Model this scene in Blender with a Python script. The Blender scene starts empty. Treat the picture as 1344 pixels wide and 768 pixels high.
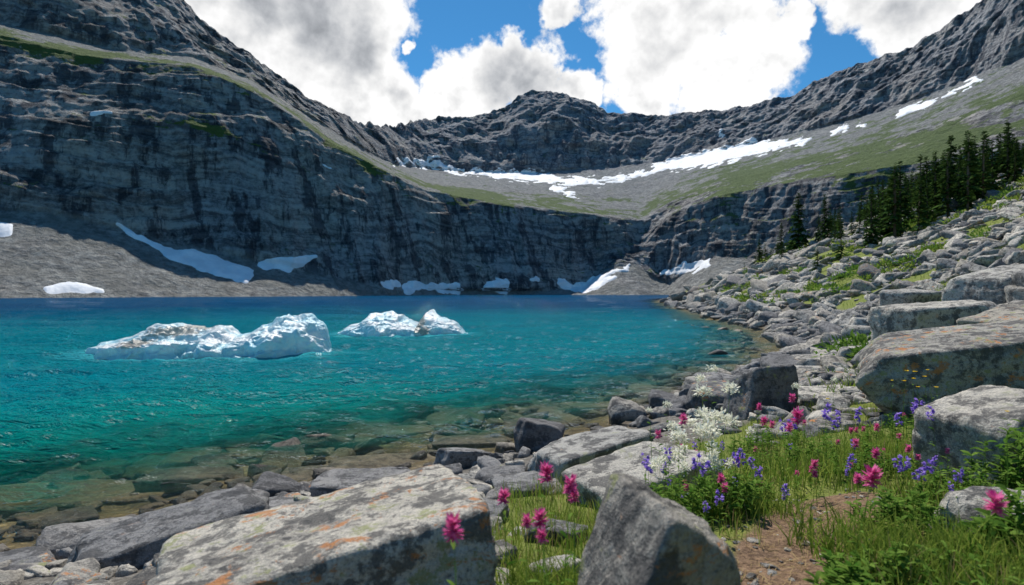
import bpy, bmesh, math, time
import numpy as np
from mathutils import Vector, Matrix, Euler
T0=time.time()
rng=np.random.default_rng(11)
F=747.; H=2.5
scene=bpy.context.scene
def S(a,b,x):
    t=np.clip((x-a)/(b-a),0,1); return t*t*(3-2*t)
# ---------------------------------------------------------------- noise
_perm=rng.permutation(256); _g=rng.normal(size=(256,3)); _g/=np.linalg.norm(_g,axis=1)[:,None]
def pn(p):
    p=np.asarray(p,dtype=np.float64); i=np.floor(p).astype(np.int64); f=p-i; u=f*f*f*(f*(f*6-15)+10)
    out=np.zeros(len(p))
    for a in (0,1):
        wa=u[:,0] if a else 1-u[:,0]; ha=_perm[(i[:,0]+a)&255]
        for b in (0,1):
            wb=u[:,1] if b else 1-u[:,1]; hb=_perm[(ha+i[:,1]+b)&255]
            for c in (0,1):
                wc=u[:,2] if c else 1-u[:,2]; g=_g[_perm[(hb+i[:,2]+c)&255]]
                out+=wa*wb*wc*(g[:,0]*(f[:,0]-a)+g[:,1]*(f[:,1]-b)+g[:,2]*(f[:,2]-c))
    return out*1.6
def fbm(p,o=4,gain=.5):
    p=np.asarray(p,dtype=np.float64); r=np.zeros(len(p)); a=1.
    for k in range(o):
        r+=a*pn(p*(2.03**k)+k*17.3); a*=gain
    return r
def ridge(p,o=4,gain=.5):
    p=np.asarray(p,dtype=np.float64); r=np.zeros(len(p)); a=1.
    for k in range(o):
        r+=a*(1-2*np.abs(pn(p*(2.03**k)+k*9.1))); a*=gain
    return r
# ---------------------------------------------------------------- mesh helper
def mk(name,V,flist,mats,smooth=True,attrs=None,midx=None,parent=None):
    me=bpy.data.meshes.new(name)
    V=np.asarray(V,dtype=np.float32); me.vertices.add(len(V)); me.vertices.foreach_set('co',V.ravel())
    flist=[np.asarray(f,dtype=np.int32) for f in flist if len(f)]
    loops=np.concatenate([f.ravel() for f in flist]); 
    tot=np.concatenate([np.full(len(f),f.shape[1],dtype=np.int32) for f in flist])
    st=np.concatenate([[0],np.cumsum(tot)[:-1]]).astype(np.int32)
    me.loops.add(len(loops)); me.loops.foreach_set('vertex_index',loops)
    me.polygons.add(len(tot)); me.polygons.foreach_set('loop_start',st)
    try: me.polygons.foreach_set('loop_total',tot)
    except Exception: pass
    me.polygons.foreach_set('use_smooth',np.full(len(tot),smooth))
    if midx is not None: me.polygons.foreach_set('material_index',np.asarray(midx,dtype=np.int32))
    me.update(calc_edges=True)
    for k,a in (attrs or {}).items():
        at=me.attributes.new(k,'FLOAT','POINT'); at.data.foreach_set('value',np.asarray(a,dtype=np.float32))
    for m in (mats if isinstance(mats,(list,tuple)) else [mats]): me.materials.append(m)
    ob=bpy.data.objects.new(name,me); scene.collection.objects.link(ob)
    if parent: ob.parent=parent
    return ob
def gridf(nr,nc,wrap=False):
    r=np.arange(nr-1)[:,None]; c=np.arange(nc if wrap else nc-1)[None,:]; c2=(c+1)%nc
    return np.stack([r*nc+c,r*nc+c2,(r+1)*nc+c2,(r+1)*nc+c],-1).reshape(-1,4)
# ---------------------------------------------------------------- node helper
class N:
    def __init__(s,nt): s.t=nt; s.n=nt.nodes; s.l=nt.links
    def new(s,ty,**kw):
        n=s.n.new(ty)
        for k,v in kw.items(): setattr(n,k,v)
        return n
    def put(s,sock,v):
        if v is None: return
        if isinstance(v,bpy.types.NodeSocket): s.l.new(v,sock)
        else:
            if isinstance(v,tuple) and len(v)==3 and sock.type=='RGBA': v=v+(1,)
            sock.default_value=v
    def m(s,op,a,b=None,c=None,clamp=False):
        n=s.new('ShaderNodeMath',operation=op,use_clamp=clamp)
        for i,v in enumerate((a,b,c)): s.put(n.inputs[i],v)
        return n.outputs[0]
    def vm(s,op,a,b=None,out=0):
        n=s.new('ShaderNodeVectorMath',operation=op); s.put(n.inputs[0],a); s.put(n.inputs[1],b)
        return n.outputs[out]
    def mr(s,v,a,b,c=0.,d=1.,sm=True):
        n=s.new('ShaderNodeMapRange',interpolation_type='SMOOTHSTEP' if sm else 'LINEAR')
        for i,x in enumerate((v,a,b,c,d)): s.put(n.inputs[i],x)
        return n.outputs[0]
    def mix(s,f,a,b,bt='MIX'):
        n=s.new('ShaderNodeMix',data_type='RGBA',blend_type=bt)
        s.put(n.inputs[0],f); s.put(n.inputs[6],a); s.put(n.inputs[7],b); return n.outputs[2]
    def noise(s,vec,sc=1.,det=4,ro=.5,dist=0.,col=False):
        n=s.new('ShaderNodeTexNoise'); s.put(n.inputs['Vector'],vec); n.inputs['Scale'].default_value=sc
        n.inputs['Detail'].default_value=det; n.inputs['Roughness'].default_value=ro; n.inputs['Distortion'].default_value=dist
        return n.outputs[1 if col else 0]
    def attr(s,name): return s.new('ShaderNodeAttribute',attribute_name=name).outputs['Fac']
    def pos(s): return s.new('ShaderNodeNewGeometry').outputs['Position']
    def nrm(s): return s.new('ShaderNodeNewGeometry').outputs['Normal']
    def sep(s,v): 
        n=s.new('ShaderNodeSeparateXYZ'); s.put(n.inputs[0],v); return n.outputs
    def scl(s,v,t): return s.vm('MULTIPLY',v,t)
    def bump(s,h,dist=.1,st=1.,nrm=None):
        n=s.new('ShaderNodeBump'); n.inputs['Strength'].default_value=st; n.inputs['Distance'].default_value=dist
        s.put(n.inputs['Height'],h); 
        if nrm is not None: s.l.new(nrm,n.inputs['Normal'])
        return n.outputs[0]
def mat(name):
    m=bpy.data.materials.new(name); m.use_nodes=True; m.node_tree.nodes.clear(); n=N(m.node_tree)
    n.out=n.new('ShaderNodeOutputMaterial'); return m,n
def principled(n,col,rough=.9,nrm=None,spec=.3):
    p=n.new('ShaderNodeBsdfPrincipled'); n.put(p.inputs['Base Color'],col); n.put(p.inputs['Roughness'],rough)
    n.put(p.inputs['Specular IOR Level'],spec)
    if nrm is not None: n.l.new(nrm,p.inputs['Normal'])
    return p
# ---------------------------------------------------------------- materials
def mat_mountain():
    m,n=mat('mountain_rock'); P=n.pos()
    wv=n.noise(P,.014,2,.55,col=True); Pz=n.vm('ADD',P,n.scl(wv,(0.,0.,38.)))
    stA=n.noise(n.scl(Pz,(.010,.010,.18)),1,6,.72); 
    vert=n.noise(n.scl(P,(.075,.075,.007)),1,6,.72); fine=n.noise(P,.22,6,.74); big=n.noise(P,.012,3,.55)
    v=n.m('ADD',n.m('MULTIPLY',stA,.66),n.m('MULTIPLY',fine,.58))
    f=n.mr(v,.50,.75)
    c=n.mix(f,(.13,.13,.14),(.55,.545,.535))
    c=n.mix(n.mr(vert,.495,.575,0,.95),c,n.mix(1.,c,(.26,.27,.31),'MULTIPLY'))
    c=n.mix(n.mr(big,.4,.62,0,.6),c,n.mix(1.,c,(1.25,1.13,.97),'MULTIPLY'))
    sb=n.noise(n.scl(P,(.05,.05,.02)),1,3,.5)
    scr=n.mix(n.mr(fine,.3,.7),(.16,.165,.16),(.47,.475,.455)); scr=n.mix(n.mr(sb,.4,.65,0,.5),scr,(.25,.25,.225))
    c=n.mix(n.attr('scree'),c,scr)
    nz=n.sep(n.nrm())[2]
    vg=n.m('ADD',n.attr('veg'),n.m('ADD',n.m('MULTIPLY',n.m('SUBTRACT',n.noise(P,.045,6,.74),.5),3.2),n.m('MULTIPLY',n.m('SUBTRACT',nz,.5),.7)))
    gf=n.mr(vg,.55,.8)
    gc=n.mix(fine,(.04,.075,.016),(.19,.26,.055))
    c=n.mix(gf,c,gc)
    hz=n.mr(n.vm('LENGTH',P,out=1),450.,1500.,0.,.34,sm=False); c=n.mix(hz,c,(.21,.27,.38))  # aerial haze painted into the surface colour, bluer with distance
    h=n.m('ADD',n.m('MULTIPLY',stA,.7),n.m('ADD',n.m('MULTIPLY',vert,1.5),n.m('MULTIPLY',fine,.85)))
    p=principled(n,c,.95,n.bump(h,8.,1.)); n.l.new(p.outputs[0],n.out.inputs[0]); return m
def mat_snow():
    m,n=mat('snow'); P=n.pos(); f=n.noise(P,.12,4,.6)
    c=n.mix(n.mr(f,.35,.7),(.72,.74,.77),(.88,.89,.90)); p=principled(n,c,.7,n.bump(f,1.5,.6)); n.l.new(p.outputs[0],n.out.inputs[0]); return m
def mat_rock(name,light=(.45,.44,.42),dark=(.17,.17,.172)):
    m,n=mat(name); P=n.pos(); t=n.attr('tint'); li=n.attr('lich')
    big=n.noise(P,1.7,4,.6); sp=n.noise(P,95,2,.7); sp2=n.noise(P,18,6,.74); lay=n.noise(n.scl(P,(3.,5.,22.)),1,4,.6,.4)
    c=n.mix(n.mr(n.m('ADD',n.m('MULTIPLY',big,.6),n.m('MULTIPLY',sp2,.6)),.43,.66),dark,light)
    c=n.mix(n.mr(sp,.5,.68,0,.5),c,(.10,.10,.105)); c=n.mix(n.mr(sp,.33,.45,.5,0),c,(.58,.57,.54))
    c=n.mix(n.mr(lay,.55,.7,0,.35),c,(.12,.12,.12))
    tc=n.new('ShaderNodeValToRGB'); n.put(tc.inputs[0],t); e=tc.color_ramp.elements
    e[0].color=(.38,.38,.41,1); e[1].color=(1.50,1.42,1.28,1); x=e.new(.35); x.color=(.70,.70,.72,1); x=e.new(.6); x.color=(1.0,.93,.82,1); x=e.new(.75); x.color=(1.08,1.06,1.02,1)
    c=n.mix(1.,c,tc.outputs[0],'MULTIPLY')
    on=n.noise(n.scl(P,(1.,1.,1.8)),4.,7,.74,.3); of=n.m('MULTIPLY',n.mr(n.m('ADD',on,n.m('MULTIPLY',li,.10)),.65,.70),n.mr(li,.1,.5))
    yn=n.noise(n.vm('ADD',P,(7.1,3.3,1.7)),5.5,5,.74); yf=n.m('MULTIPLY',n.mr(n.m('ADD',yn,n.m('MULTIPLY',li,.05)),.61,.67),n.mr(li,.1,.5))
    c=n.mix(n.m('MULTIPLY',yf,.7),c,n.mix(sp2,(.18,.21,.05),(.42,.44,.17)))
    c=n.mix(n.mr(n.m('SUBTRACT',1.,n.m('ADD',yn,n.m('MULTIPLY',on,.3))),.33,.42,0,.75),c,(.06,.06,.063))
    c=n.mix(n.m('MULTIPLY',of,.85),c,n.mix(sp2,(.58,.16,.035),(.55,.31,.12)))
    z=n.sep(P)[2]; wet=n.mr(z,.02,.16,1,0); c=n.mix(wet,c,n.mix(1.,c,(.42,.36,.28),'MULTIPLY'))
    uw=n.mr(z,-.20,-.01,.75,0); c=n.mix(uw,c,n.mix(sp2,(.14,.08,.035),(.42,.27,.115)))
    h=n.m('ADD',n.m('MULTIPLY',sp2,.8),n.m('ADD',n.m('MULTIPLY',lay,.35),big))
    p=principled(n,c,n.mr(wet,0,1,.9,.35,False),n.bump(h,.06,1.)); n.l.new(p.outputs[0],n.out.inputs[0]); return m
def mat_ground():
    m,n=mat('ground_soil'); P=n.pos(); a=n.noise(P,3.,5,.65); b=n.noise(P,35,4,.75); vz=n.new('ShaderNodeTexVoronoi'); n.put(vz.inputs['Vector'],P); vz.inputs['Scale'].default_value=9
    c=n.mix(n.mr(b,.35,.65),(.10,.09,.08),(.30,.28,.25)); c=n.mix(n.mr(vz.outputs['Distance'],.15,.6,.0,.6),c,(.07,.062,.05))
    gn=n.noise(P,.5,5,.7); g=n.mr(n.m('ADD',n.attr('grass'),n.m('SUBTRACT',gn,.5)),.35,.65)
    gc=n.mix(a,(.06,.10,.018),(.28,.30,.06)); gc=n.mix(n.mr(b,.4,.7,0,.5),gc,(.07,.09,.02)); c=n.mix(g,c,gc)
    d=n.mr(n.m('ADD',n.attr('dirt'),n.m('MULTIPLY',n.m('SUBTRACT',a,.5),.8)),.3,.7)
    dc=n.mix(n.mr(b,.3,.7),(.085,.05,.03),(.28,.18,.11)); c=n.mix(d,c,dc)
    z=n.sep(P)[2]; uw=n.mr(z,-.1,.12,1,0); bed=n.mix(n.mr(n.m('ADD',a,n.m('MULTIPLY',b,.5)),.55,.95),(.07,.05,.022),(.42,.30,.13)); bed=n.mix(n.mr(vz.outputs['Distance'],.1,.5,.0,.6),bed,(.04,.03,.016)); c=n.mix(uw,c,bed)
    p=principled(n,c,.95,n.bump(n.m('ADD',a,n.m('MULTIPLY',b,.25)),.08,.9)); n.l.new(p.outputs[0],n.out.inputs[0]); return m
def mat_water():
    m,n=mat('lake_water'); P=n.pos(); dep=n.attr('depth'); ice=n.attr('ice')
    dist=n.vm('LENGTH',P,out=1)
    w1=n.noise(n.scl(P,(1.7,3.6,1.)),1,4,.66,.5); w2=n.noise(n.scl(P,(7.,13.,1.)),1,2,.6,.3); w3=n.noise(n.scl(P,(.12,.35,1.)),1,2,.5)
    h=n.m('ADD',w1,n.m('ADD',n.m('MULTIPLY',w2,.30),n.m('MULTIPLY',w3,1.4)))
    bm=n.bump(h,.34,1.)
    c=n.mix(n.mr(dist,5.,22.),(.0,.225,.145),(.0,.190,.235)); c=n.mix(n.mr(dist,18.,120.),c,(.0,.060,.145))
    pt=n.noise(n.scl(P,(.02,.09,1.)),1,4,.6); c=n.mix(n.mr(pt,.35,.7,0,.6),c,n.mix(1.,c,(.5,.66,.8),'MULTIPLY'))
    c=n.mix(n.m('MULTIPLY',ice,.6),c,(.08,.46,.52))
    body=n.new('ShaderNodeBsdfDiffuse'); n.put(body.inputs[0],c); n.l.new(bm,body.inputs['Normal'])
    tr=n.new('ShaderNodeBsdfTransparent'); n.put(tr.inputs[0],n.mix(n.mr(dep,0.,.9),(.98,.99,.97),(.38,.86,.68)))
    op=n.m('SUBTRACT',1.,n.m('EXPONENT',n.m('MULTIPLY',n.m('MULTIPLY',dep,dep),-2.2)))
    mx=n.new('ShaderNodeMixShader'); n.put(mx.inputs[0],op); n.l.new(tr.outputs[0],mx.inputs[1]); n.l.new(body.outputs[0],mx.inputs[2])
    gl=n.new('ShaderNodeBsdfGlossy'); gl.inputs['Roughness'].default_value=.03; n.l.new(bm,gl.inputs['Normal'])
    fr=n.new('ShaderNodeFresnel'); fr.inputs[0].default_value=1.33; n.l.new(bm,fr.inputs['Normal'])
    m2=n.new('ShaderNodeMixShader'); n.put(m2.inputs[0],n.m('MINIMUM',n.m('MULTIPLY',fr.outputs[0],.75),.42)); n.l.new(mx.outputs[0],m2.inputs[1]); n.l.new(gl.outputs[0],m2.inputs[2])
    n.l.new(m2.outputs[0],n.out.inputs[0]); return m
def mat_ice():
    m,n=mat('glacier_ice'); P=n.pos(); f=n.noise(P,1.1,5,.58,.5); g=n.noise(P,6,5,.7)
    c=n.mix(n.mr(f,.38,.58),(.42,.74,.86),(.93,.95,.96)); z=n.sep(P)[2]; c=n.mix(n.mr(z,-.1,.34,.8,0),c,(.22,.68,.78))
    d=n.mr(n.m('ADD',n.attr('dirt'),n.m('MULTIPLY',n.m('SUBTRACT',g,.5),2.0)),.35,.7,0,.92); c=n.mix(d,c,n.mix(g,(.09,.07,.055),(.34,.27,.20)))
    p=principled(n,c,.3,n.bump(n.m('ADD',f,n.m('MULTIPLY',g,.16)),.26,.8),.6)
    tl=n.new('ShaderNodeBsdfTranslucent'); n.put(tl.inputs[0],(.62,.90,.98)); mx=n.new('ShaderNodeMixShader'); mx.inputs[0].default_value=.28
    n.l.new(p.outputs[0],mx.inputs[1]); n.l.new(tl.outputs[0],mx.inputs[2]); n.l.new(mx.outputs[0],n.out.inputs[0]); return m
def mat_plant(name,c0,c1,trans=.35,scale=8.):
    m,n=mat(name); c=n.mix(n.attr('tint'),c0,c1)
    p=n.new('ShaderNodeBsdfDiffuse'); n.put(p.inputs[0],c); tl=n.new('ShaderNodeBsdfTranslucent'); n.put(tl.inputs[0],c)
    mx=n.new('ShaderNodeMixShader'); mx.inputs[0].default_value=trans; n.l.new(p.outputs[0],mx.inputs[1]); n.l.new(tl.outputs[0],mx.inputs[2])
    n.l.new(mx.outputs[0],n.out.inputs[0]); return m
M_mtn=mat_mountain(); M_snow=mat_snow(); M_rock=mat_rock('boulder_granite'); M_ground=mat_ground(); M_water=mat_water(); M_ice=mat_ice()
M_grass=mat_plant('grass_green',(.08,.17,.018),(.30,.36,.07),.45); M_leaf=mat_plant('leaf_green',(.06,.15,.02),(.20,.31,.06),.4)
M_pink=mat_plant('petal_pink',(.62,.05,.28),(.90,.26,.52),.4); M_purple=mat_plant('petal_purple',(.26,.14,.62),(.50,.36,.85),.4)
M_white=mat_plant('petal_white',(.80,.78,.62),(.92,.92,.84),.35); M_yellow=mat_plant('petal_yellow',(.75,.45,.02),(.9,.7,.08),.3)
M_dry=mat_plant('dry_straw',(.28,.19,.09),(.45,.34,.18),.3); M_needle=mat_plant('spruce_needles',(.015,.042,.014),(.075,.13,.03),.2,1.); M_bark=mat_plant('bark',(.09,.065,.045),(.16,.12,.09),0.)
# ---------------------------------------------------------------- ground function
SH=np.array([(-400,-260),(-60,-40),(-20,-6),(-9,1.8),(-4.9,5.2),(-4.1,6.0),(-3.4,7.0),(-2.4,7.5),(-.8,8.2),(.4,9.0),(2.6,11.2),(6.2,15.3),(9.8,19.2),(13.6,26),(17.6,36),(22.5,60),(29.5,100),(42,160),(60,220),(120,300),(400,420)],float)
POLY=np.vstack([SH,[(4000,420),(4000,-4000),(-4000,-4000),(-400,-4000)]])
def sdist(x,y):
    d=np.full(x.shape,1e9)
    for a,b in zip(SH[:-1],SH[1:]):
        ab=b-a; t=np.clip(((x-a[0])*ab[0]+(y-a[1])*ab[1])/(ab@ab),0,1)
        d=np.minimum(d,np.hypot(x-a[0]-t*ab[0],y-a[1]-t*ab[1]))
    ins=np.zeros(x.shape,bool); n=len(POLY)
    for i in range(n):
        x1,y1=POLY[i]; x2,y2=POLY[(i+1)%n]
        if y1==y2: continue
        c=((y1>y)!=(y2>y))&(x<(x2-x1)*(y-y1)/(y2-y1)+x1); ins^=c
    return np.where(ins,d,-d)
def ground(x,y,detail=True,full=False):
    x=np.atleast_1d(np.asarray(x,float)); y=np.atleast_1d(np.asarray(y,float)); r=np.hypot(x,y)
    s=sdist(x,y); P=np.stack([x,y,np.zeros_like(x)],-1)
    amp=np.clip(r*.05,.3,4)
    s=s+amp*fbm(P/np.clip(r[:,None]*.25,1.5,30.),3)*.5
    k=.235+.185*S(4,15,x)
    lo=np.where(s>6,6+(s-6)*.4,s); hi=np.where(s>20,s-.0022*np.minimum(s-20,90)**2,s); w=S(4,14,x)
    se=lo*(1-w)+hi*w; z=np.where(s>0,k*se,0)
    u=np.maximum(-s,0); z=z-(.14*u+.018*np.maximum(u-3,0)**2)*(s<0)
    z=np.maximum(z,-8)
    if detail:
        z=z+.05*fbm(P*1.3,4)*S(-2,2,s)+.12*fbm(P*.35+5,3)*S(3,12,np.abs(s))*S(8,20,r)+ .8*fbm(P*.06+2,3)*S(40,90,r)*S(5,20,s)+.16*fbm(P*.8+11,4)*S(-.3,-2.,s)
    z=z*(1-S(230,300,r))-7*S(230,300,r)
    return (z,s) if full else z
def gz(x,y): return float(ground([x],[y])[0])
PATH=[(.50,.9),(.72,1.5),(1.15,2.3),(1.8,3.2)]
def pathd(x,y):
    d=np.full(np.shape(x),1e9)
    for a,b in zip(PATH[:-1],PATH[1:]):
        a=np.array(a);b=np.array(b);ab=b-a;t=np.clip(((x-a[0])*ab[0]+(y-a[1])*ab[1])/(ab@ab),0,1)
        d=np.minimum(d,np.hypot(x-a[0]-t*ab[0],y-a[1]-t*ab[1]))
    return d
def mead(x,y,s):
    P=np.stack([x,y,0*x],-1); n=fbm(P*.7+3,3)
    near=S(-.15,.1,x-(-.05))*S(2.2,3.6,s+n*.8)*(1-S(8,14,np.hypot(x,y)))
    far=S(10,14,np.hypot(x,y))*S(1.5,5,s)*S(-.45,.05,fbm(P*.12+8,4))*.95
    return np.clip(np.maximum(near,far),0,1)
nr,nc=430,1000
rr=np.concatenate([[.02],np.geomspace(.25,320,nr-2),[3500]]); th=np.linspace(0,2*math.pi,nc,endpoint=False)
th=math.pi/2-(th-.6*np.sin(th))
Rg,Tg=np.meshgrid(rr,th,indexing='ij'); X=(Rg*np.cos(Tg)).ravel(); Y=(Rg*np.sin(Tg)).ravel()
Z,Sg=ground(X,Y,full=True); gr=mead(X,Y,Sg); pd=1-S(.12,.34,pathd(X,Y)); gr=gr*(1-pd)
mk('ground',np.stack([X,Y,Z],-1),[gridf(nr,nc,True)],M_ground,attrs={'grass':gr,'dirt':pd})
# ---------------------------------------------------------------- icebergs
def iceberg(name,Y0,base,px,py,dep,dirts,seed,fr=.42):
    px=np.array(px,float); py=np.array(py,float); x=(px-672)/F*Y0; top=np.maximum((base-py)/F*Y0,.02)
    nu,nv=420,190; u=np.linspace(0,1,nu); xs=x[0]-.1+(x[-1]-x[0]+.2)*u; tp=np.interp(xs,x,top); kk=np.exp(-np.linspace(-2,2,5)**2); tp=np.convolve(np.pad(tp,2,'edge'),kk/kk.sum(),'valid')
    uu=2*u-1; wd=dep*np.sqrt(np.maximum(1-np.abs(uu)**2.4,0.0004))*(1+.45*fbm(np.stack([xs*.6,xs*0+seed,xs*0],-1),4))
    v=np.linspace(-1,1,nv); v=np.sign(v)*np.abs(v)**.7
    U,Vv=np.meshgrid(xs,v,indexing='ij'); W=wd[:,None]*np.ones_like(Vv); 
    cr=.35+.35*fbm(np.stack([U.ravel()*.5,U.ravel()*0+seed*3,U.ravel()*0],-1),3).reshape(U.shape); cr=np.clip(cr,-.2,.7)
    fh=fr+.34*fbm(np.stack([U.ravel()*.8,U.ravel()*0+seed*5,U.ravel()*0],-1),3).reshape(U.shape); fh=np.clip(fh,.15,.8)
    f=np.clip((cr-Vv)/(1+cr),0,1); b=np.clip((Vv-cr)/(1-cr),0,1)
    T=tp[:,None]
    zf=np.where(f>.86,-.6+(T*fh+.6)*(1-((f-.86)/.14))**.45, T*fh+T*(1-fh)*(1-f/.86)**1.3)
    zb=-.6+(T+.6)*(1-b**2.2)**.6
    Zz=np.where(Vv<cr,zf,zb)
    Yy=Y0+dep*.8+Vv*W
    P=np.stack([U.ravel(),Yy.ravel(),Zz.ravel()],-1)
    a=fbm(P*np.array([.8,.8,1.2])+seed,3,.42); b=np.abs(pn(P*np.array([1.,1.3,1.8])+seed*2)); c=np.abs(pn(P*np.array([2.6,3.2,3.6])+seed*4))+.4*np.abs(pn(P*np.array([5.6,6.2,7.6])+seed*4))
    cen=np.stack([P[:,0],np.full(len(P),Y0+dep*.8),np.full(len(P),-.3)],-1); d=P-cen; d/=np.maximum(np.linalg.norm(d,axis=1),1e-3)[:,None]
    e=np.clip(tp[:,None]*np.ones_like(Vv),.15,1).ravel()
    d2=d.copy(); d2[:,2]*=.6
    P=P+d2*((.20*a-.36*b-.13*c+.12)*e)[:,None]; P[:,0]+=.14*fbm(P*1.4+4,3)
    dirt=np.zeros(len(P))
    for (dx,dz,wx,wz) in dirts:
        ppx=672+P[:,0]/Y0*F; pz=base-P[:,2]/Y0*F
        dirt=np.maximum(dirt,np.exp(-((ppx-dx)/wx)**2-((pz-dz)/wz)**2))
    return mk(name,P,[gridf(nu,nv)[:,::-1]],M_ice,attrs={'dirt':dirt})
iceberg('iceberg',22.2,470,[86,94,104,136,150,162,178,240,266,274,284,300,318,334,346,360,386,402,410,417],[466,456,452,444,438,433,431,434,431,438,447,443,432,427,419,420,415,424,432,464],1.75,[(200,440,42,8),(172,454,24,6),(232,434,25,5)],3.1)
iceberg('iceberg',33.,440,[436,446,460,474,485,505,522,534,543,550,562,578,594,608],[438,429,424,415,412,410,415,424,429,411,409,416,424,439],2.0,[(548,426,7,14),(556,434,8,6)],8.7)
BERG=[((257-672)/F*22.2,22.2+1.2,5.1,2.3),((523-672)/F*33,33+1.3,4.0,2.4)]
# ---------------------------------------------------------------- lake (surface displaced by real wind ripples)
dy=np.concatenate([np.linspace(.9,4,12,endpoint=False),np.arange(4,400,.75),np.array([420,480,560,680,900,1200])])[::-1]
rr=H*F/dy; tt=np.concatenate([np.linspace(-2.9,-1.05,60,endpoint=False),np.linspace(-1.05,1.05,1050,endpoint=False),np.linspace(1.05,2.9,50)])
nr=len(rr); nc=len(tt); Yg=np.repeat(rr,nc); Xg=np.tile(tt,nr)*Yg; X,Y=Xg,Yg
Z,Sg=ground(X,Y,full=True); ice=np.zeros(len(X))
for (cx,cy,a,b) in BERG: ice=np.maximum(ice,1-S(.8,1.35,np.hypot((X-cx)/a,(Y-cy)/b)+.12*fbm(np.stack([X,Y,0*X],-1),3)))
W=np.stack([X,Y,0*X],-1); wp=W+.5*np.stack([fbm(W*.5,2),fbm(W*.5+9,2),0*X],-1)
foot=np.clip(Y*Y/(H*F)*.75,.02,30)
lam=lambda L: 1-S(L*.45,L*1.5,foot)
hh=.028*fbm(wp*np.array([1.7,3.4,1.]),2)*lam(.4)+.055*ridge(wp*np.array([.75,1.6,1.])+5,2)*lam(.9)+.10*fbm(wp*np.array([.3,.7,1.])+8,3)*lam(2)+.20*fbm(wp*np.array([.11,.27,1.])+18,3)*lam(6)*S(10,30,Y)+.6*fbm(W*np.array([.03,.07,1.])+28,3)*lam(25)*S(30,80,Y)
hh=(hh-.035)*S(-.05,-1.2,Sg)+.005*fbm(W*5,2)
mk('lake_water',np.stack([X,Y,hh],-1),[gridf(nr,nc)],M_water,attrs={'depth':np.maximum(-Z,0),'ice':ice})
# ---------------------------------------------------------------- mountains
KX=[-500,0,150,250,350,430,500,600,700,790,840,870,900,950,1000,1100,1200,1344,1900]
def tab(xs,ks,vs,sm=9):
    v=np.interp(xs,ks,vs)
    if sm>0:
        k=np.exp(-np.linspace(-2,2,2*sm+1)**2); v=np.convolve(np.pad(v,sm,'edge'),k/k.sum(),'valid')
    return v
px=np.arange(-500,1900,1.6); n_c=len(px)
D0=tab(px,KX,[230,255,285,315,345,385,430,520,580,575,560,580,520,470,460,420,380,350,300],5)
py0=384+(H+3)*F/D0
py1=tab(px,[-500,0,60,150,250,350,430,500,560,600,700,765,790,815,835,860,880,900,940,975,1010,1100,1344,1900],[235,275,278,300,322,346,360,377,380,381,381,379,356,344,346,366,372,358,336,338,350,350,340,330],2)
D1=tab(px,KX,[290,325,348,368,392,415,440,530,592,640,640,630,600,575,540,480,440,400,350])
py2=tab(px,[-500,0,150,250,350,430,500,600,700,840,880,940,1000,1050,1100,1200,1344,1900],[110,158,160,163,195,245,285,318,328,330,282,258,246,238,230,215,190,120])
D2=tab(px,KX,[320,352,374,396,420,444,470,556,615,660,670,665,640,610,590,520,480,430,380])
py3=tab(px,[-500,0,100,150,250,330,380,430,500,560,650,750,840,880,940,1000,1100,1200,1344,1900],[-40,46,70,78,86,118,150,185,222,250,267,279,289,265,240,225,200,172,122,20],4)
D3=tab(px,KX,[360,392,412,430,450,474,498,580,640,680,705,715,720,720,700,650,600,520,430])
py4=tab(px,[-500,0,150,250,330,380,430,480,520,600,700,800,900,1000,1100,1200,1344,1900],[-80,30,66,74,106,138,168,200,218,226,228,220,208,186,163,132,75,-60],4)
D4=tab(px,[-500,0,150,250,330,430,480,560,700,840,1000,1100,1200,1344,1900],[400,450,480,510,530,600,730,1020,1120,1100,980,870,780,660,520],14)
py6=tab(px,[-500,0,100,180,237,262,300,345,385,400,440,478,520,580,640,662,680,700,750,775,800,850,900,950,990,1030,1060,1100,1150,1200,1230,1265,1290,1344,1900],[-420,-260,-140,-55,0,30,58,90,118,133,149,166,165,155,150,139,124,119,127,137,150,153,150,145,136,129,115,96,80,60,45,20,0,-45,-260],1)+3
D6=tab(px,[-500,0,150,250,330,430,480,560,700,840,1000,1100,1200,1344,1900],[520,610,640,660,670,750,870,1190,1290,1250,1120,1010,900,760,620],14)
w5=.5+.08*np.sin(px*.01)
py5=py4+(py6-py4)*w5; D5=D4+(D6-D4)*(w5*.62)
py7=py6+25; D7=D6+120
PYs=[py0,py1,py2,py3,py4,py5,py6,py7]; Ds=[D0,D1,D2,D3,D4,D5,D6,D7]; cnt=[55,90,90,60,70,80,10]
rowp=[];rowd=[];seg=[]
for i,c in enumerate(cnt):
    for t in np.linspace(0,1,c,endpoint=False):
        rowp.append(PYs[i]*(1-t)+PYs[i+1]*t); rowd.append(Ds[i]*(1-t)+Ds[i+1]*t); seg.append(i+t)
rowp=np.array(rowp); rowd=np.array(rowd); seg=np.array(seg); n_r=len(seg)
PX=np.broadcast_to(px,(n_r,n_c)); X=(PX-672)/F*rowd; Y=rowd.copy(); Z=H-(rowp-384)/F*rowd
P=np.stack([X.ravel(),Y.ravel(),Z.ravel()],-1); SEG=np.repeat(seg,n_c); PXf=PX.ravel(); PYf=rowp.ravel()
right=S(850,940,PXf)
cliff=np.where(SEG<1,.05,np.where(SEG<3,1.,np.where(SEG<4,.12,1.)))
cliff=cliff*np.where(SEG>6,.5,1)
cliff=np.where((SEG>=2)&(SEG<3),1-.60*right,cliff)
cliff=np.where((SEG>=3)&(SEG<4),cliff+.12*right,cliff)
k=np.ones(9)/9
def rsm(a): return np.apply_along_axis(lambda c:np.convolve(np.pad(c,4,'edge'),k,'valid'),0,a.reshape(n_r,n_c)).ravel()
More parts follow.
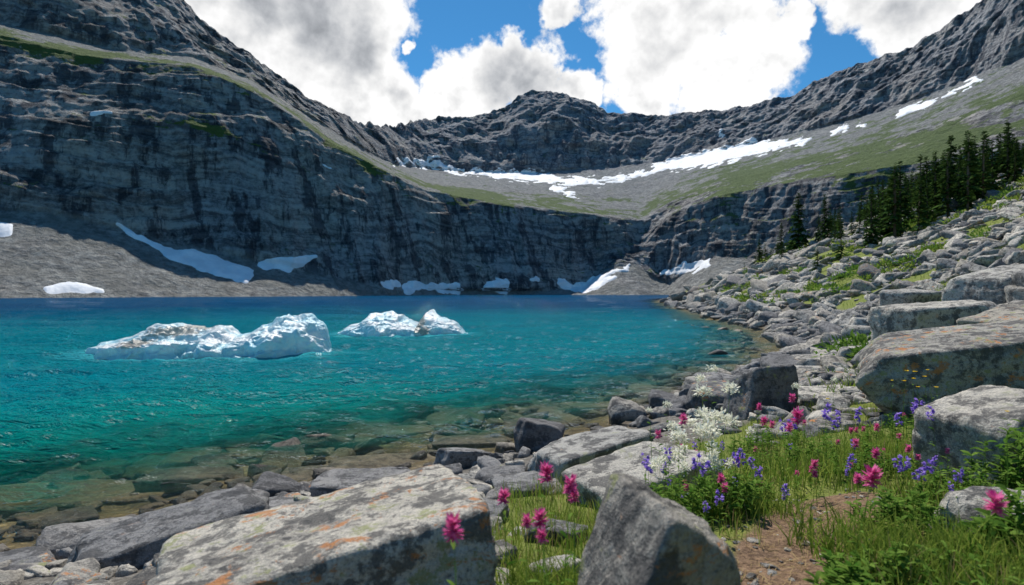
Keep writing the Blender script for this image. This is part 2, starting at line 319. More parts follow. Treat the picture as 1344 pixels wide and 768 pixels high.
cliff=rsm(cliff)
Dm=np.hypot(P[:,0],P[:,1]); sc=np.clip(Dm/500,.7,2.2)
z2=P[:,2]+.05*P[:,0]+8*fbm(P*.007,3)
q=P.copy(); q[:,2]*=.07; up=S(3.5,4.5,SEG)
wq=q+6*np.stack([fbm(P*.015+3,2),fbm(P*.015+33,2),0*Dm],-1)
gul=ridge(wq*.017+3,3,.48)*(4.6+4.2*up)+ridge(wq*.07+13,2,.5)*(1.7+.5*up)
big=fbm(q*.006+9,3)*(14+6*up)
def saw(t):
    f=t-np.floor(t); return np.where(f<.86,f/.86,(1-f)/.14)
m1=np.clip(.45+fbm(P*.010+20,3)*1.1,0,1)
m2=np.clip(.40+fbm(P*.018+50,3)*1.3,0,1)
m3=np.clip(.40+fbm(P*.025+90,3)*1.3,0,1)
stra=4.2*(saw(z2/31+.5*fbm(P*.009,3)))*m1+2.5*saw(z2/12.5+.5*fbm(P*.012+4,3))*m2+1.3*saw(z2/5.1+.5*fbm(P*.02+7,3))*m3
fine=.9*fbm(P*.12,3)
rd=np.stack([-P[:,0]/Dm,-P[:,1]/Dm,0*Dm],-1)
out_=cliff*(gul+big*.6+stra*(1-.35*up)-3+fine)*sc**.5
V=P+rd*out_[:,None]
V[:,2]+=(1-cliff)*(1.0*fbm(P*.05,4)+.4*fbm(P*.25,3))*np.clip(sc,.7,1.5)
jag=(ridge(np.stack([P[:,0]*.02,P[:,1]*.02,0*Dm],-1),4,.5)*3.2+fbm(np.stack([P[:,0]*.12,P[:,1]*.12,0*Dm],-1),2)*1.5)*sc**.5
V[:,2]+=jag*S(5.2,6.,SEG)
scree=np.where(SEG<1,1,np.where((SEG>=3)&(SEG<4),1.,0.)); scree=rsm(scree)
scree=np.clip(scree+.6*fbm(P*.03,3)*(scree>.05),0,1)
p2=np.tile(py2,n_r); p3=np.tile(py3,n_r)
left=1-S(620,860,PXf)
pat=np.clip(.5+1.3*fbm(P*.014+70,3),0,1)
veg=.16+left*pat*(1.0*np.exp(-((PYf-p3-3)/13)**2)+1.0*np.exp(-((PYf-p2)/9)**2)*(1-S(330,420,PXf)))
veg=veg-.5*(SEG<1)
veg=veg+right*(.25+.9*pat)*np.where(SEG<1,0,np.where(SEG<1.5,.1,np.where(SEG<2,.35,np.where(SEG<3,.62,np.where(SEG<4,.60-.80*(SEG-3),-.15)))))
veg=veg+(1-right)*np.where((SEG>3)&(SEG<3.4),.30*pat*S(420,520,PXf),-.2*((SEG>3)&(SEG<4)))-.3*S(4.2,5,SEG)*(1-left*.6)
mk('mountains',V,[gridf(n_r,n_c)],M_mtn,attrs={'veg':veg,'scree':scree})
STR=[([(155,300),(200,318),(240,336),(280,348),(318,358)],[2,5,9,13,10]),([(262,352),(322,366)],[4,6]),([(340,350),(372,347),(412,337)],[5,10,3]),([(55,378),(95,380),(132,381)],[4,6,3]),([(-10,298),(14,300)],[10,7]),
([(112,148),(140,152)],[2,2]),([(500,370),(530,370)],[4,5]),([(540,378),(600,379)],[6,6]),([(635,372),(660,376)],[7,7]),([(740,372),(770,378),(800,362),(824,350)],[7,7,5,2]),([(868,360),(900,352),(930,346)],[2,8,3]),([(690,366),(702,370)],[2,3]),
([(520,214),(560,217),(600,225),(650,230),(690,230),(740,239),(800,237),(860,224)],[2,4,2,4,7,5,3,2]),([(560,212),(575,208)],[2,1]),([(725,248),(760,258)],[3,2]),([(860,221),(900,213),(950,204),(1000,194),(1040,189),(1066,184)],[4,9,11,8,3,1]),
([(1092,174),(1112,167)],[3,3]),([(1180,150),(1224,134)],[4,4]),([(1236,128),(1280,107)],[2,4]),([(1130,166),(1136,164)],[2,2]),([(940,176),(946,178)],[2,2]),([(430,215),(440,219)],[1,1])]
sn=np.full(len(V),-1.)
wx=PXf+9*fbm(P*.03+1,4); wy=PYf+6*fbm(P*.05+31,4)
for pts,ws in STR:
    pts=np.array(pts,float)
    for i in range(len(pts)-1):
        a,b=pts[i],pts[i+1]; ab=b-a; t=np.clip(((wx-a[0])*ab[0]+(wy-a[1])*ab[1])/(ab@ab),0,1)
        d=np.hypot(wx-a[0]-t*ab[0],wy-a[1]-t*ab[1]); w=ws[i]*(1-t)+ws[i+1]*t; sn=np.maximum(sn,1-d/w)
F4=gridf(n_r,n_c); keep=(sn[F4].max(1)>-.45); F4=F4[keep]
use=np.unique(F4); remap=np.full(len(V),-1); remap[use]=np.arange(len(use))
tk=np.clip(Dm[use]/900,.25,1.6)
Vsn=V[use].copy(); Vsn[:,2]+=np.clip(sn[use],-.45,.5)*2.2*tk; Vsn[:,:2]+=rd[use][:,:2]*(np.clip(sn[use],-.45,.5)*2.2*tk)[:,None]
mk('snow_patches',Vsn,[remap[F4]],M_snow)
print('mountains',time.time()-T0)
# ---------------------------------------------------------------- rocks
_ico={}
def ico(sub):
    if sub not in _ico:
        bm=bmesh.new(); bmesh.ops.create_icosphere(bm,subdivisions=sub,radius=1.); bm.verts.ensure_lookup_table()
        v=np.array([x.co[:] for x in bm.verts]); v/=np.linalg.norm(v,axis=1)[:,None]
        f=np.array([[w.index for w in x.verts] for x in bm.faces]); bm.free(); _ico[sub]=(v,f)
    return _ico[sub]
def rotm(rx,ry,rz): return np.array(Euler((rx,ry,rz)).to_matrix())
def rockv(seed,sub,boxy=.5,p=22,namp=.05,extra=9):
    d,f=ico(sub); g=np.random.default_rng(int(seed)); pl=[];hh=[]
    for ax in range(3):
        for sg in (-1,1):
            n=np.zeros(3); n[ax]=sg; n+=g.normal(size=3)*.16*(1.6-boxy); pl.append(n/np.linalg.norm(n)); hh.append(g.uniform(.82,1.))
    for i in range(extra):
        n=g.normal(size=3); pl.append(n/np.linalg.norm(n)); hh.append(g.uniform(.88,1.15)+.25*boxy)
    A=np.maximum(d@np.array(pl).T,0)/np.array(hh); r=(A**p).sum(1)**(-1/p); v=d*r[:,None]
    o=4 if sub<5 else 6
    v=v*(1+namp*fbm(v*1.7+seed*3.1,o,.55))[:,None]
    if sub>=5: v=v-d*(.016*np.maximum(ridge(v*np.array([1.2,2.2,5.])+seed,4,.6)-.9,0))[:,None]
    return v,f
class Acc:
    def __init__(s): s.V=[];s.F=[];s.n=0;s.A={}
    def add(s,v,f,**a):
        s.V.append(v); s.F.append(f+s.n); s.n+=len(v)
        for k,x in a.items(): s.A.setdefault(k,[]).append(np.full(len(v),x) if np.isscalar(x) else x)
    def build(s,name,m,smooth=True): return mk(name,np.concatenate(s.V),[np.concatenate(s.F)],m,smooth,{k:np.concatenate(x) for k,x in s.A.items()})
# px, Y, width(m), depth, pytop, rz, tx, ty, seed, boxy, sub, tint, lich
HERO=[
('boulder',440,2.12,1.22,.95,672,.30,-.06,-.13,5,.95,6,1.,1.),
('boulder',838,1.50,.40,.36,676,.45,.05,.36,12,.6,6,.52,.6),
('boulder',707,9.0,.80,.6,550,.2,0,.1,21,.4,5,.15,0.),
('boulder',775,5.6,1.15,.7,576,.35,0,-.12,33,.95,5,.75,.3),
('boulder',838,4.1,.85,.6,604,.5,.05,-.2,41,.95,5,.9,.3),
('boulder',822,11.2,.65,.5,531,.1,0,0,43,.6,4,.5,.2),
('boulder',996,8.6,.85,.8,488,.1,0,.15,51,.5,5,.18,.4),
('boulder',1290,6.4,2.2,1.3,434,-.15,.12,-.22,63,.85,6,.68,.8),
('boulder',1315,3.5,.80,.7,520,.25,.1,-.1,71,.8,5,1.,.3),
('boulder',1300,2.5,.38,.3,648,.25,.1,.05,77,.7,5,.9,.2),
('boulder',1232,12.0,2.3,1.3,395,.15,.05,-.08,83,.95,5,.9,.3),
('boulder',1350,8.6,1.5,1.2,404,.15,.05,-.08,84,.7,5,.6,.6),
('boulder',1110,13.,.9,.7,480,.15,.05,-.08,86,.5,4,.62,.3),
('boulder',1085,9.5,1.2,.8,520,.1,.05,.02,87,.9,5,.95,.3),
('boulder',130,5.3,.75,.6,690,.6,0,.1,91,.4,5,.4,.1),
('boulder',225,4.3,1.35,.7,684,.45,.0,-.15,93,.85,5,.3,.2),
('boulder',362,6.3,.62,.5,632,.2,0,.1,95,.6,5,.15,0.),
('boulder',300,6.4,.6,.5,648,.2,0,.1,96,.6,5,.2,0.),
('boulder',345,5.2,.7,.5,668,.8,0,.1,97,.6,5,.35,.2),
('boulder',480,5.9,1.0,.7,628,.1,0,.0,99,.9,5,.35,.2),
('boulder',605,7.6,.65,.4,588,.2,0,.1,101,.6,5,.3,.0),
('boulder',655,5.6,.45,.4,624,.2,0,.1,103,.5,4,.25,.0),
('boulder',20,4.6,.6,.5,745,.3,0,.04,113,.7,4,.3,.2),
('boulder',690,4.6,.5,.4,648,.3,0,.04,117,.7,4,.35,.2),
('boulder',1150,17,1.8,1.1,430,.2,0,.04,121,.8,4,.7,.2),
('boulder',1320,14,2.2,1.4,355,.3,0.1,-.1,123,.8,5,.8,.3),
('boulder',1195,24,2.2,1.4,380,.3,0.1,-.1,124,.8,4,.75,.3),
]
for (nm,pxx,yy,w,dp,pt,rz,tx,ty,seed,bx,sub,tint,lich) in HERO:
    x=(pxx-672)/F*yy; g=gz(x,yy); top=H-(pt-384)/F*yy
    top=max(top,g+.12); hz=(top-(g-.18))/2
    v,f=rockv(seed,sub,bx,30 if bx>.8 else 22)
    v=v*np.array([w/2,dp/2,1.])*1.06; v[:,2]*=hz*1.02
    v=v@rotm(tx,ty,rz).T+np.array([x,yy,g-.18+hz])
    mk(nm,v,[f],M_rock,True,{'tint':np.full(len(v),tint),'lich':np.full(len(v),lich)})
a=Acc()
for (pxx,yy,w,dp,seed,tint) in [(500,8.6,1.9,.9,105,.95),(420,8.2,1.3,.8,106,.8),(100,7.6,2.2,1.1,107,.9),(768,13.8,1.5,.9,109,.95),(520,11.5,1.5,1.0,111,.3),(250,8.2,1.2,.8,131,.7),(620,10.,1.3,.7,132,.6),(860,15.,1.4,.9,133,.8),(950,22.,1.6,1.2,134,.8),(690,11.,.9,.6,135,.4)]:
    x=(pxx-672)/F*yy; g=gz(x,yy); v,f=rockv(seed,5,.9,26); top=min(-.06,g+.25); hz=(top-(g-.15))/2
    v=(v*np.array([w/2,dp/2,hz]))@rotm(0,.03,.3).T+np.array([x,yy,g-.15+hz]); a.add(v,f,tint=tint,lich=0.)
a.build('submerged_slabs',M_rock)
base3=[rockv(200+i,3,rng.uniform(.3,1),18,.07) for i in range(14)]; base2=[rockv(300+i,2,rng.uniform(.3,1),18,.06) for i in range(14)]; base4=[rockv(400+i,4,rng.uniform(.3,1),22,.07) for i in range(12)]
def scatter(acc,n,pxr,yr,sz,smin,smax,prob,embed=.35,sub=False,cap=2.4):
    u=rng.uniform(*pxr,n); y=np.exp(rng.uniform(np.log(yr[0]),np.log(yr[1]),n)); x=(u-672)/F*y
    z,s=ground(x,y,full=True); k=0
    for i in range(n):
        if s[i]<smin or s[i]>smax: continue
        if prob is not None and rng.random()>prob(x[i],y[i],s[i]): continue
        size=sz(y[i])*np.exp(rng.normal()*.5); size=min(size,sz(y[i])*cap)
        px_=size/y[i]*F
        B=base4 if px_>38 else (base3 if px_>10 else base2); v,f=B[rng.integers(len(B))]
        fl=rng.uniform(.25,.65); sc_=np.array([size*rng.uniform(.8,1.6),size*rng.uniform(.6,1.1),size*fl])*.5
        if sub and z[i]+sc_[2]*1.4>-.05: continue
        v=(v*sc_)@rotm(rng.normal()*.2,rng.normal()*.22-(.3 if x[i]>14 else .0),rng.uniform(0,6.28)).T+np.array([x[i],y[i],z[i]+sc_[2]*(1-2*embed)])
        acc.add(v,f,tint=float(np.clip(rng.normal(.62,.28),0,1)) if s[i]>1.2 else float(rng.uniform(0,.7)),lich=float(rng.random()<.35)*rng.uniform(.2,.9)*(s[i]>1.)); k+=1
    return k
def rock_p(x,y,s):
    return 1. if fbm(np.array([[x*.12+8,y*.12+8,8.]]),3)[0]<.02 or s<2 else .16
a=Acc()
k1=scatter(a,12000,(860,1600),(11,150),lambda y:.17+.009*y,-.8,999,rock_p)
k2=scatter(a,1500,(860,1600),(11,120),lambda y:.46+.016*y,.3,999,lambda x,y,s:.7*rock_p(x,y,s)+.1,cap=1.6)
a.build('boulder_field',M_rock,True)
b=Acc()
k3=scatter(b,2800,(-150,1150),(3.0,24),lambda y:.07+.012*y,-1.2,2.0,lambda x,y,s:(1. if s<1. else .5) if s>-.3 else .25,cap=1.9)
k4=scatter(b,900,(950,1500),(6.,12),lambda y:.12+.010*y,1.5,999,lambda x,y,s:.4,cap=1.8)
k5=scatter(b,900,(-200,760),(2.0,6),lambda y:.12,1.5,999,lambda x,y,s:.8 if x<-.1 else .1)
b.build('shore_rocks',M_rock,True)
b=Acc(); k7=scatter(b,2600,(-200,1080),(5.,50),lambda y:.12+.020*y,-9,-.4,None,.3,True); b.build('lakebed_rocks',M_rock,True)
c=Acc(); k6=scatter(c,1500,(700,1500),(1.2,5),lambda y:.020,2,999,lambda x,y,s:.7 if float(pathd(np.array([x]),np.array([y]))[0])<.45 else .1); c.build('path_pebbles',M_rock,True)
print('rocks',k1,k2,k3,k4,k5,k6,k7,time.time()-T0)
# ---------------------------------------------------------------- plants
class Rib:
    def __init__(s): s.V=[];s.Q=[];s.T=[];s.qm=[];s.tm=[];s.t=[];s.n=0
    def add(s,base,a,b,w,mi,leaf=False,tint=None):
        base=np.atleast_2d(base).astype(float); n=len(base); a=np.broadcast_to(a,(n,3)); b=np.broadcast_to(b,(n,3)); w=np.broadcast_to(w,(n,))
        dirv=a+b; side=np.cross(dirv,np.array([0,0,1.])+rng.normal(size=(n,3))*.35); side/=np.maximum(np.linalg.norm(side,axis=1),1e-6)[:,None]
        ts=[0,.38,.75,1.]; wf=[.35,1.,.7,0] if leaf else [1.,.85,.5,0]
        lay=[]
        for t,f in zip(ts,wf):
            c=base+a*t+b*t*t
            if t<1: lay+= [c-side*(w*f)[:,None]*.5,c+side*(w*f)[:,None]*.5]
            else: lay+=[c]
        V=np.stack(lay,1).reshape(-1,3); o=(np.arange(n)*7+s.n)[:,None]
        s.V.append(V); s.Q.append((o+np.array([[0,1,3,2]])));s.Q.append((o+np.array([[2,3,5,4]]))); s.T.append(o+np.array([[4,5,6]]))
        s.qm+= [np.full(2*n,mi)]; s.tm+=[np.full(n,mi)]; s.n+=7*n
        tt=rng.uniform(0,1,n) if tint is None else np.broadcast_to(tint,(n,)); s.t.append(np.repeat(tt,7))
    def build(s,name,mats):
        return mk(name,np.concatenate(s.V),[np.concatenate(s.Q),np.concatenate(s.T)],mats,True,{'tint':np.concatenate(s.t)},midx=np.concatenate(s.qm+s.tm))
def blades(R,x,y,h,mi,lean=.45,w=.005,z=None):
    n=len(x); z=ground(x,y)-.01 if z is None else z; az=rng.uniform(0,6.28,n); L=h*rng.uniform(.1,1.,n)*lean
    b=np.stack([np.cos(az)*L,np.sin(az)*L,-.25*L],-1); a=np.stack([0*x,0*x,h],-1)+b*.25
    R.add(np.stack([x,y,z],-1),a,b,w*rng.uniform(.6,1.4,n),mi)
PM=[M_grass,M_leaf,M_dry,M_pink,M_purple,M_white,M_yellow]
R=Rib(); n=90000
u=rng.uniform(640,1700,n); y=np.exp(rng.uniform(np.log(.9),np.log(10),n)); x=(u-672)/F*y
z,s=ground(x,y,full=True); m=mead(x,y,s)*(.35+.65*S(-.3,.25,fbm(np.stack([x*1.8,y*1.8,0*x],-1),3))); pd=pathd(x,y)
m=m*S(.16,.42,pd+.1*fbm(np.stack([x*5,y*5,0*x],-1),2))
kp=(rng.random(n)<m); x,y,z=x[kp],y[kp],z[kp]
h=rng.uniform(.05,.17,len(x))*(1+.5*fbm(np.stack([x*2,y*2,0*x],-1),2)); mi=rng.random(len(x))<.17
blades(R,x[~mi],y[~mi],h[~mi],0,z=z[~mi]-.01); blades(R,x[mi],y[mi],h[mi]*1.05,2,z=z[mi]-.01,w=.0035)
n=2500; t=rng.uniform(0,3,n); x=np.interp(t,range(4),[p[0] for p in PATH])+rng.normal(size=n)*.22; y=np.interp(t,range(4),[p[1] for p in PATH])+rng.normal(size=n)*.1; z=ground(x,y)+.006
az=rng.uniform(0,6.28,n); L=rng.uniform(.02,.07,n); R.add(np.stack([x,y,z],-1),np.stack([np.cos(az)*L,np.sin(az)*L,rng.uniform(-.1,.3,n)*L],-1),np.zeros(3),.003,2)
n=26000; u=rng.uniform(900,1500,n); y=np.exp(rng.uniform(np.log(9),np.log(70),n)); x=(u-672)/F*y; z,s=ground(x,y,full=True); m=mead(x,y,s)
kp=rng.random(n)<m*.9; x,y,z=x[kp],y[kp],z[kp]; blades(R,x,y,rng.uniform(.12,.3,len(x))*(1+y*.012),0,.8,.02+.0*x,z=z-.01)
R.build('meadow_grass',PM)
def tuft(R,x0,y0,r,n,h,mi=0,w=.006):
    a=rng.uniform(0,6.28,n); q=r*np.sqrt(rng.random(n)); blades(R,x0+q*np.cos(a),y0+q*np.sin(a),rng.uniform(.5,1.,n)*h,mi,.7,w)
R=Rib()
for (pxx,yy,r,nn,hh) in [(700,1.75,.14,420,.24),(740,1.95,.14,420,.26),(672,2.1,.12,260,.22),(690,1.5,.10,260,.24),(730,1.5,.10,220,.22),(945,1.6,.10,150,.16),(990,3.,.25,260,.2),(900,3.1,.3,500,.24),(1100,2.4,.2,260,.2),(1180,2.2,.25,420,.22),(1260,2.0,.25,420,.2),(1330,2.,.25,420,.22),(1220,1.5,.2,320,.18),(1320,1.45,.2,320,.2),(860,3.8,.3,300,.2),(1040,4.,.4,400,.25),(1130,4.6,.5,400,.25),(1290,4.6,.5,300,.25)]:
    tuft(R,(pxx-672)/F*yy,yy,r,nn,hh)
R.build('grass_tufts',PM)
def leafy(R,x,y,h,nl,ll,lw=.016,mi=1,z=None):
    z=gz(x,y) if z is None else z; az=rng.uniform(0,6.28); le=rng.uniform(0,.2)*h; tip=np.array([math.cos(az)*le,math.sin(az)*le,h])
    b0=np.array([x,y,z-.01]); R.add(b0,tip*.999,np.zeros(3),.004,mi); R.add(b0+[.001,.001,0],tip*.999,np.zeros(3),.004,mi)
    t=rng.uniform(.08,.93,nl); a=rng.uniform(0,6.28,nl); L=ll*rng.uniform(.6,1.1,nl)*(1-.35*t); pos=b0+tip*t[:,None]
    A=np.stack([np.cos(a)*L*.8,np.sin(a)*L*.8,L*.7],-1); B=np.stack([np.cos(a)*L*.25,np.sin(a)*L*.25,-L*.45],-1)
    R.add(pos,A,B,lw*rng.uniform(.7,1.2,nl),mi,True); return b0+tip
def head_pink(R,p,s):
    n=100; t=rng.random(n); a=rng.uniform(0,6.28,n); el=-.5+1.4*t; base=p+np.stack([0*t,0*t,(t-.6)*s*.6],-1); L=s*.55*rng.uniform(.6,1.05,n)
    A=np.stack([np.cos(a)*np.cos(el)*L,np.sin(a)*np.cos(el)*L,np.sin(el)*L],-1); R.add(base,A,np.stack([0*t,0*t,L*.1],-1),s*.13,3,True)
def head_white(R,p,s):
    n=120; d=rng.normal(size=(n,3)); d[:,2]=np.abs(d[:,2])*1.3-.3; d/=np.linalg.norm(d,axis=1)[:,None]; base=p+d*s*.5*rng.uniform(.3,1,n)[:,None]*[1,1,1.1]
    R.add(base,(d+rng.normal(size=(n,3))*.6)*s*.13,np.zeros(3),s*.12,5,True)
def head_purple(R,p,s,n=9):
    for i in range(n):
        a=rng.uniform(0,6.28); q=p+np.array([math.cos(a)*.2*s,math.sin(a)*.2*s,(i/n-.7)*s*1.5]); k=6; aa=a+rng.normal(size=k)*.7; el=rng.normal(size=k)*.5
        R.add(np.tile(q,(k,1)),np.stack([np.cos(aa)*np.cos(el),np.sin(aa)*np.cos(el),np.sin(el)],-1)*s*.42,np.zeros(3),s*.26,4,True)
def head_yellow(R,p,s):
    k=9; a=np.arange(k)*6.28/k; R.add(np.tile(p,(k,1)),np.stack([np.cos(a),np.sin(a),.3+0*a],-1)*s*.5,np.zeros(3),s*.3,6,True)
R=Rib()
def mound(px0,yy,r,n,h,ll=.06,lw=.014):
    for i in range(n):
        a=rng.uniform(0,6.28); q=r*math.sqrt(rng.random()); x=(px0-672)/F*yy+q*math.cos(a); y_=yy+q*math.sin(a)*.7; leafy(R,x,y_,h*rng.uniform(.6,1.05)*(1-.4*(q/r)**2),22,ll,lw)
mound(918,3.0,.34,95,.32); mound(960,3.3,.25,40,.26); mound(1215,1.9,.35,60,.17); mound(1330,1.6,.3,60,.2); mound(1290,2.9,.3,40,.22); mound(1140,3.8,.4,40,.2); mound(722,1.8,.12,22,.2,.07); mound(1260,1.35,.22,60,.18,.07,.018)
mound(1335,3.0,.22,26,.5,.09,.02); mound(1190,5.2,.5,40,.25); mound(1000,5.5,.5,40,.25); mound(1060,4.4,.5,50,.25)
mound(1160,1.55,.16,40,.17,.07,.018); mound(1320,1.25,.2,50,.20,.08,.02); mound(1110,1.9,.12,20,.15,.06); mound(1200,2.6,.3,50,.2); mound(1340,2.2,.2,40,.3,.08,.018)
R.build('leafy_plants',PM)
def rnd_items(n,x0,x1,y0,y1,s0,s1,up):
    L=[]
    for i in range(n):
        p=rng.uniform(x0,x1); yy=rng.uniform(y0,y1); x=(p-672)/F*yy; z=gz(x,yy)+rng.uniform(*up); L.append((p,384+(H-z)*F/yy,yy,rng.uniform(s0,s1)))
    return L
def flowers(name,items,headf,nl=10):
    R=Rib()
    for (pxx,pyy,yy,s) in items:
        x=(pxx-672)/F*yy; z=H-(pyy-384)/F*yy; g=gz(x,yy); h=max(z-g,.08)
        tip=leafy(R,x,yy,h,nl,.05,.010,1,z=g+.01); headf(R,tip,s)
    return R.build(name,PM)
flowers('pink_paintbrush_flowers',[(710,620,1.9,.060),(735,636,1.8,.055),(733,672,1.65,.05),(668,652,2.0,.05),(607,682,1.35,.055),(779,634,1.9,.04),(755,652,1.8,.04),(1115,622,2.1,.075),(1280,650,1.6,.060),(1046,547,3.4,.09),(1048,560,3.3,.05),(995,556,3.6,.06),(903,548,3.4,.06),(1046,524,4.2,.06),(990,532,4.2,.05),(1010,560,3.4,.045),(868,570,3.4,.05),(1150,560,3.2,.04),(690,700,1.5,.035),(727,700,1.5,.035)]+rnd_items(44,860,1270,2.8,6.,.028,.055,(.12,.24)),head_pink)
flowers('purple_penstemon_flowers',[(855,610,2.7,.045),(848,600,2.9,.04),(905,598,2.7,.045),(926,608,2.6,.045),(980,592,2.9,.045),(1020,549,3.5,.055),(1034,556,3.5,.045),(1085,537,3.9,.07),(1098,540,3.8,.05),(1128,538,3.9,.06),(1210,528,3.9,.06),(1195,532,4.,.05),(960,600,2.9,.04),(1175,545,3.6,.05),(1235,540,3.4,.05),(1075,552,3.4,.04),(880,590,2.9,.04)]+rnd_items(26,850,1260,2.6,5.,.03,.05,(.12,.24)),head_purple)
flowers('white_yarrow_flowers',[(933,488,4.2,.08),(925,518,3.9,.12),(940,510,4.0,.11),(930,500,4.,.08),(905,548,3.4,.12),(930,555,3.3,.12),(950,550,3.3,.10),(972,560,3.3,.10),(884,556,3.5,.10),(862,562,3.6,.09),(945,570,3.1,.11),(915,572,3.1,.10),(890,575,3.1,.10),(1062,508,5.0,.07),(870,530,3.9,.06),(858,540,3.9,.05),(1090,500,5.5,.06),(990,565,3.3,.05)]+rnd_items(12,850,980,3.,3.8,.06,.11,(.26,.36)),head_white)
flowers('yellow_flowers',[(1180,488,4.6,.035),(1198,497,4.6,.04),(1212,489,4.6,.04),(1222,497,4.4,.035),(1240,510,4.2,.035),(1186,500,4.4,.035),(1205,508,4.4,.03),(1080,522,4.4,.03),(1232,488,4.6,.03),(1168,500,4.6,.03),(1322,540,2.6,.02)],head_yellow,5)
def leafball(R,c,r,n,mi,ls):
    d=rng.normal(size=(n,3)); d/=np.linalg.norm(d,axis=1)[:,None]; d[:,2]=np.abs(d[:,2]); lump=1+.35*fbm(d*2+c,2)
    p=c+d*r*(rng.uniform(.55,1,n)*lump)[:,None]; R.add(p,(d+rng.normal(size=(n,3))*.7)*ls,np.zeros(3),ls*.7,mi,True)
R=Rib(); n=1500; u=rng.uniform(900,1500,n); y=np.exp(rng.uniform(np.log(14),np.log(150),n)); x=(u-672)/F*y; z,s=ground(x,y,full=True)
nn=fbm(np.stack([x*.07,y*.05,0*x],-1)+40,3)
for i in range(n):
    if s[i]<3 or nn[i]<.0: continue
    r=rng.uniform(.2,.5)*(1+y[i]*.012); leafball(R,np.array([x[i],y[i],z[i]]),np.array([r*1.5,r*1.2,r*.8]),130,int(rng.random()<.55),r*.22)
for (pxx,yy,r) in [(1128,15,.9),(1140,16,.7),(1150,13,.5)]:
    xx=(pxx-672)/F*yy; leafball(R,np.array([xx,yy,gz(xx,yy)]),np.array([r,r,r*.6]),700,1,.10)
R.build('alpine_shrubs',PM)
# ---------------------------------------------------------------- spruces
def spruce(R,x,y,h,dens=1.):
    z=gz(x,y)-.2; b0=np.array([x,y,z]); lean=rng.normal(size=2)*.015*h; tip=np.array([lean[0],lean[1],h]); R0=h*rng.uniform(.13,.19)
    for k in range(3):
        a=k*2.1; o=np.array([math.cos(a),math.sin(a),0])*h*.008; R.add(b0+o,tip,np.zeros(3),h*.022,1)
    nb=int(120*dens); t=rng.uniform(.06,.99,nb)**.9; az=rng.uniform(0,6.28,nb); asym=1+.3*np.cos(az-rng.uniform(0,6.28))
    L=R0*(1.02-t)**.8*rng.uniform(.55,1.25,nb)*asym+.02*h; pos=b0+tip*t[:,None]
    dr=np.stack([np.cos(az),np.sin(az),0*az],-1)
    A=dr*(L*.9)[:,None]+np.stack([0*L,0*L,L*(.05+.5*t)],-1); B=np.stack([0*L,0*L,-L*(.55-.3*t)],-1)+dr*(L*.1)[:,None]
    R.add(pos,A,B,L*.32+.01*h,0,True)
    for j in range(4):
        q=rng.uniform(.25,.95,nb); pp=pos+A*q[:,None]+B*(q*q)[:,None]; sd=np.cross(dr,[0,0,1.])*rng.choice([-1,1],nb)[:,None]
        LL=L*rng.uniform(.25,.5,nb); R.add(pp,(dr*.6+sd*.7)*LL[:,None],np.stack([0*L,0*L,-LL*rng.uniform(.1,.7,nb)],-1),LL*.42+.004*h,0,True)
TM=[M_needle,M_bark]
def place(pxx,yy): return (pxx-672)/F*yy,yy
for (pxx,yy,h) in [(1049,118,12.5),(1024,125,8.),(997,130,6.5),(1082,112,10.),(1246,88,11.),(1217,92,9.)]:
    R=Rib(); x,y=place(pxx,yy); spruce(R,x,y,h,1.8); R.build('spruce_tree',TM)
R=Rib(); cnt_=0
for i in range(440):
    pxx=rng.uniform(1060,1480); yy=rng.uniform(62,160); dn=S(1060,1180,pxx)
    if rng.random()>.15+.85*dn: continue
    x,y=place(pxx,yy); spruce(R,x,y,rng.uniform(4.,8.5)*(.75+.35*dn),1.); cnt_+=1
for i in range(30):
    pxx=rng.uniform(975,1100); yy=rng.uniform(95,150); x,y=place(pxx,yy); spruce(R,x,y,rng.uniform(2,5.),.6)
R.build('spruce_forest',TM)
print('trees',cnt_,time.time()-T0)
# ---------------------------------------------------------------- world
az=math.radians(-12); el=math.radians(58); sd=Vector((math.sin(az)*math.cos(el),math.cos(az)*math.cos(el),math.sin(el)))
w=bpy.data.worlds.new('sky'); scene.world=w; w.use_nodes=True; w.node_tree.nodes.clear(); n=N(w.node_tree)
out=n.new('ShaderNodeOutputWorld'); bg=n.new('ShaderNodeBackground'); bg.inputs[1].default_value=.15
sky=n.new('ShaderNodeTexSky'); sky.sky_type='NISHITA'; sky.sun_disc=False; sky.sun_elevation=el; sky.sun_rotation=az; sky.altitude=2000; sky.air_density=1.; sky.dust_density=.3; sky.ozone_density=2.
dirn=n.vm('NORMALIZE',n.new('ShaderNodeTexCoord').outputs['Generated'])
warp=n.noise(dirn,6,5,.60,col=True); dw=n.vm('ADD',dirn,n.scl(n.vm('SUBTRACT',warp,(.5,.5,.5)),(.18,.18,.18)))
BL=[(400,10,160),(320,0,140),(475,80,85),(530,125,52),(480,150,55),(230,-60,170),(100,-120,200),(640,112,56),(600,125,42),(700,115,55),(745,122,32),(670,85,36),(565,62,14),
(850,60,88),(905,10,105),(955,80,82),(840,125,48),(980,115,44),(735,12,34),(1130,-10,68),(1200,0,78),(1260,-20,80),(900,-150,150),(300,-300,260),(1400,-200,200),(830,-20,60),(1020,40,30)]
acc=None
for (a_,b_,r_) in BL:
    c=Vector(((a_-672)/F,1,-(b_-384)/F)).normalized(); k_=c.y; dd=n.vm('DISTANCE',dw,tuple(c),out=1)
    v=n.mr(dd,1.3*r_/F*k_,.1*r_/F*k_,0,1,sm=False); acc=v if acc is None else n.m('MAXIMUM',acc,v)
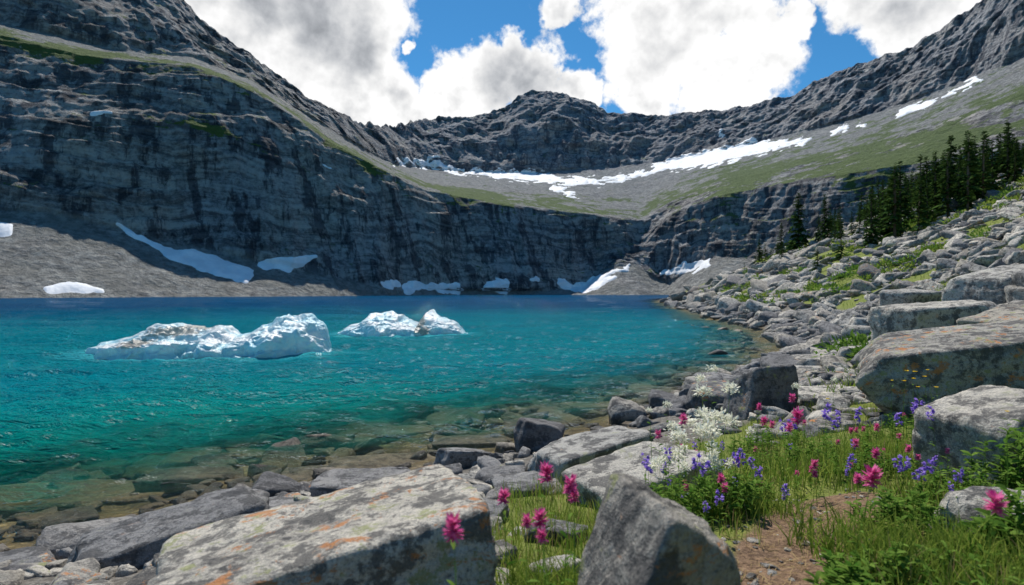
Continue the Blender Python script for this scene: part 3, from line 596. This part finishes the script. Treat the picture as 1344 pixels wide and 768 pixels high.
nz1=n.noise(dirn,10.,9,.63,.0); nzl=n.noise(dirn,7.,4,.5,.0); nz2=n.noise(n.vm('ADD',dirn,(-.006,.0,.025)),7.,4,.5,.0); nzb=n.noise(n.vm('ADD',dirn,(3,1,2)),3.2,2,.5); nz3=n.noise(n.vm('ADD',dirn,(-.002,.0,.010)),10.,5,.58,.0)
dens=n.m('ADD',acc,n.m('MULTIPLY',n.m('SUBTRACT',nz1,.5),1.45))
al=n.mr(dens,.20,.42)
thick=n.mr(n.m('ADD',n.m('ADD',acc,n.m('MULTIPLY',n.m('SUBTRACT',nzl,.5),1.2)),n.m('MULTIPLY',n.m('SUBTRACT',nzb,.5),1.2)),.45,1.1)
lit=n.m('ADD',n.m('MULTIPLY',n.m('SUBTRACT',nzl,nz2),2.0),n.m('MULTIPLY',n.m('SUBTRACT',nz1,nz3),1.0))
xx_=n.sep(dirn)[0]; grey=n.mr(xx_,-.40,.0,.56,.34)
br=n.m('ADD',n.m('SUBTRACT',1.10,n.m('MULTIPLY',thick,grey)),lit)
br=n.m('MAXIMUM',n.m('MINIMUM',br,1.08),.38)
cc=n.mix(n.mr(br,.3,1.,0,1),(.90,.95,1.03),(1.,1.,1.))
sn_=n.vm('SCALE',cc); n.l.new(n.m('MULTIPLY',br,6.4),sn_.node.inputs['Scale'])
skc=n.mix(1.,sky.outputs[0],(.27,.68,.84),'MULTIPLY')
fin=n.mix(al,skc,sn_); n.l.new(fin,bg.inputs[0]); n.l.new(bg.outputs[0],out.inputs[0])
w.cycles.sampling_method='MANUAL'; w.cycles.sample_map_resolution=512
sun=bpy.data.lights.new('sun','SUN'); sun.energy=5.; sun.angle=math.radians(.5); sun.color=(1.,.95,.87)
so=bpy.data.objects.new('sun',sun); scene.collection.objects.link(so); so.rotation_euler=(-sd).to_track_quat('-Z','Y').to_euler(); so.location=sd*200
# ---------------------------------------------------------------- camera
cam=bpy.data.cameras.new('camera'); cam.lens=F/1344*36; cam.sensor_width=36; cam.clip_start=.05; cam.clip_end=10000
cam.dof.use_dof=True; cam.dof.focus_distance=6.; cam.dof.aperture_fstop=2.8
co=bpy.data.objects.new('camera',cam); scene.collection.objects.link(co); co.location=(0,0,H); co.rotation_euler=(math.radians(90),0,0); scene.camera=co
scene.view_settings.view_transform='Standard'; scene.view_settings.look='None'; scene.view_settings.exposure=0
print('done',time.time()-T0)
